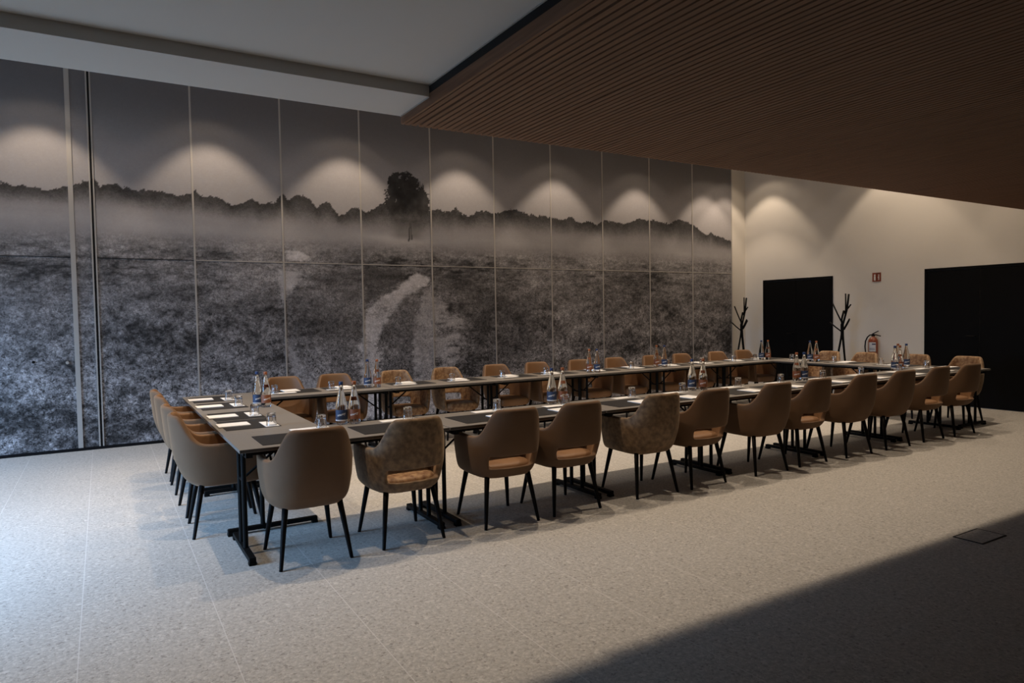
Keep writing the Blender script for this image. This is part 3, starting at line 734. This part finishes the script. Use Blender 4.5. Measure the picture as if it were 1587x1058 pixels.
for x, y, kd, where in bots:
    b = bp[kd] if kd not in bused else dup(bp[kd]); bused.add(kd)
    b.location = (x, y, TZ+0.0005); b.rotation_euler = (0, 0, math.atan2(-y, -x)+random.uniform(-0.15, 0.25))
    tag(b, '%s-labelled water bottle %s' % (kd, where), 'bottle', 'water bottles on the tables')

# ------------------------------------------------------------------ coat racks
def coat_rack(x, y, label):
    root = empty('coat_rack', (x, y, 0), 0, label, 'coat rack', 'black branch coat racks')
    # local frame: r = to the right as seen from the tables (-Y), d = depth (X)
    def P(r, d, z): return (d, -r, z)
    bm = bmesh.new(); path_tube(bm, [P(0.10, 0.02, 0.0), P(0.0, 0.0, 1.02), P(-0.02, 0, 1.35), P(0.02, 0.0, 1.50)], 0.016); obj('leg', bm, M_metal, root, True)
    bm = bmesh.new(); path_tube(bm, [P(-0.16, -0.12, 0.0), P(-0.02, -0.02, 1.02), P(0.0, 0.0, 1.25), P(0.08, 0.0, 1.53), P(0.11, 0.0, 1.78)], 0.016); obj('leg', bm, M_metal, root, True)
    bm = bmesh.new(); path_tube(bm, [P(-0.05, 0.22, 0.0), P(-0.012, 0.03, 1.02), P(-0.02, 0.02, 1.3)], 0.016); obj('leg', bm, M_metal, root, True)
    for pts in ([P(0.04, 0, 1.44), P(0.055, 0.0, 1.52), P(0.045, 0.01, 1.79)],
                [P(0.055, -0.01, 1.49), P(0.16, -0.02, 1.60)],
                [P(0.0, -0.02, 1.14), P(0.15, -0.04, 1.36)],
                [P(0.01, 0.02, 1.17), P(0.07, 0.08, 1.34)],
                [P(-0.01, 0.0, 1.28), P(-0.20, 0.02, 1.62)],
                [P(-0.01, 0.0, 1.13), P(-0.20, -0.06, 1.30)]):
        bm = bmesh.new(); path_tube(bm, [pts[0], ((Vector(pts[0])+Vector(pts[-1]))/2+Vector((0, 0, -0.006)))] + pts[-1:] if len(pts) == 2 else pts, 0.012)
        obj('branch', bm, M_metal, root, True)
    bm = bmesh.new(); tube(bm, P(-0.01, 0, 1.05), P(-0.01, 0, 1.27), 0.026, 0.028, 14); obj('collar', bm, M_metal, root)
coat_rack(10.78, 9.21, 'black branching coat rack in the corner beside the mural')
coat_rack(10.92, 7.17, 'black branching coat rack against the white wall right of the narrower door')

# ------------------------------------------------------------------ fire extinguisher and its sign
EX, EY = XR-0.085, 6.80
root = empty('fire_extinguisher', (EX, EY, 0), 0, 'red fire extinguisher with black hose hung on the white wall', 'fire extinguisher')
bm = bmesh.new(); lathe(bm, [(0, 0.60), (0.06, 0.603), (0.074, 0.62), (0.075, 0.96), (0.070, 0.995), (0.05, 1.025), (0.026, 1.04), (0.024, 1.06), (0, 1.06)], 32); obj('cylinder', bm, M_red, root, True)
bm = bmesh.new(); ac = PI+0.35; curved(bm, 0.0755, ac-0.75, ac+0.75, 0.80, 0.955, 20); lab = obj('label', bm, M_lgrey, root)
bm = bmesh.new(); curved(bm, 0.0765, ac-0.05, ac+0.70, 0.915, 0.935, 12); curved(bm, 0.0765, ac-0.6, ac+0.6, 0.83, 0.836, 12); curved(bm, 0.0765, ac-0.6, ac+0.5, 0.85, 0.856, 12); obj('lettering', bm, M_navy, lab)
bm = bmesh.new(); lathe(bm, [(0, 1.0605), (0.028, 1.0605), (0.028, 1.075), (0.018, 1.08), (0.016, 1.10), (0, 1.10)], 16); obj('valve', bm, M_black, root)
bm = bmesh.new(); path_tube(bm, [(0, 0.02, 1.09), (0, -0.03, 1.115), (0, -0.09, 1.145)], 0.008); path_tube(bm, [(0, 0, 1.085), (0, -0.06, 1.078), (0, -0.13, 1.06)], 0.009); obj('handle', bm, M_black, root)
bm = bmesh.new(); path_tube(bm, [(0, 0.02, 1.08), (0, 0.06, 1.075), (0, 0.10, 1.04), (0, 0.135, 0.97), (0, 0.145, 0.88), (0, 0.135, 0.78), (0, 0.10, 0.70), (0, 0.085, 0.66)], 0.0105); obj('hose', bm, M_black, root, True)
bm = bmesh.new(); box(bm, 0.0755, 0.084, -0.03, 0.03, 0.80, 0.90); obj('wall_bracket', bm, M_black, root)

root = empty('fire_extinguisher_sign', (XR-0.006, 6.79, 2.055), 0, 'small square red fire extinguisher sign high on the white wall', 'sign')
bm = bmesh.new(); box(bm, 0, 0.005, -0.075, 0.075, -0.075, 0.075); obj('plate', bm, M_red, root)
bm = bmesh.new()   # white extinguisher and hose pictograms
def disc(bm, y, z, ry, rz, n=18):
    vs = [bm.verts.new((-0.001, y+ry*math.cos(2*PI*k/n), z+rz*math.sin(2*PI*k/n))) for k in range(n)]; bm.faces.new(vs)
disc(bm, 0.032, 0.034, 0.015, 0.014); box(bm, -0.0012, -0.0002, 0.018, 0.046, -0.056, 0.008); disc(bm, 0.032, 0.008, 0.014, 0.012)
box(bm, -0.0012, -0.0002, -0.044, -0.032, -0.05, 0.045); box(bm, -0.0012, -0.0002, -0.034, -0.022, -0.01, 0.002)
obj('pictogram', bm, M_ink, root)
bm = bmesh.new(); box(bm, -0.0012, -0.0002, -0.003, 0.002, -0.07, 0.07); box(bm, -0.0012, -0.0002, -0.06, 0.002, 0.055, 0.062); obj('divider', bm, M_black, root)
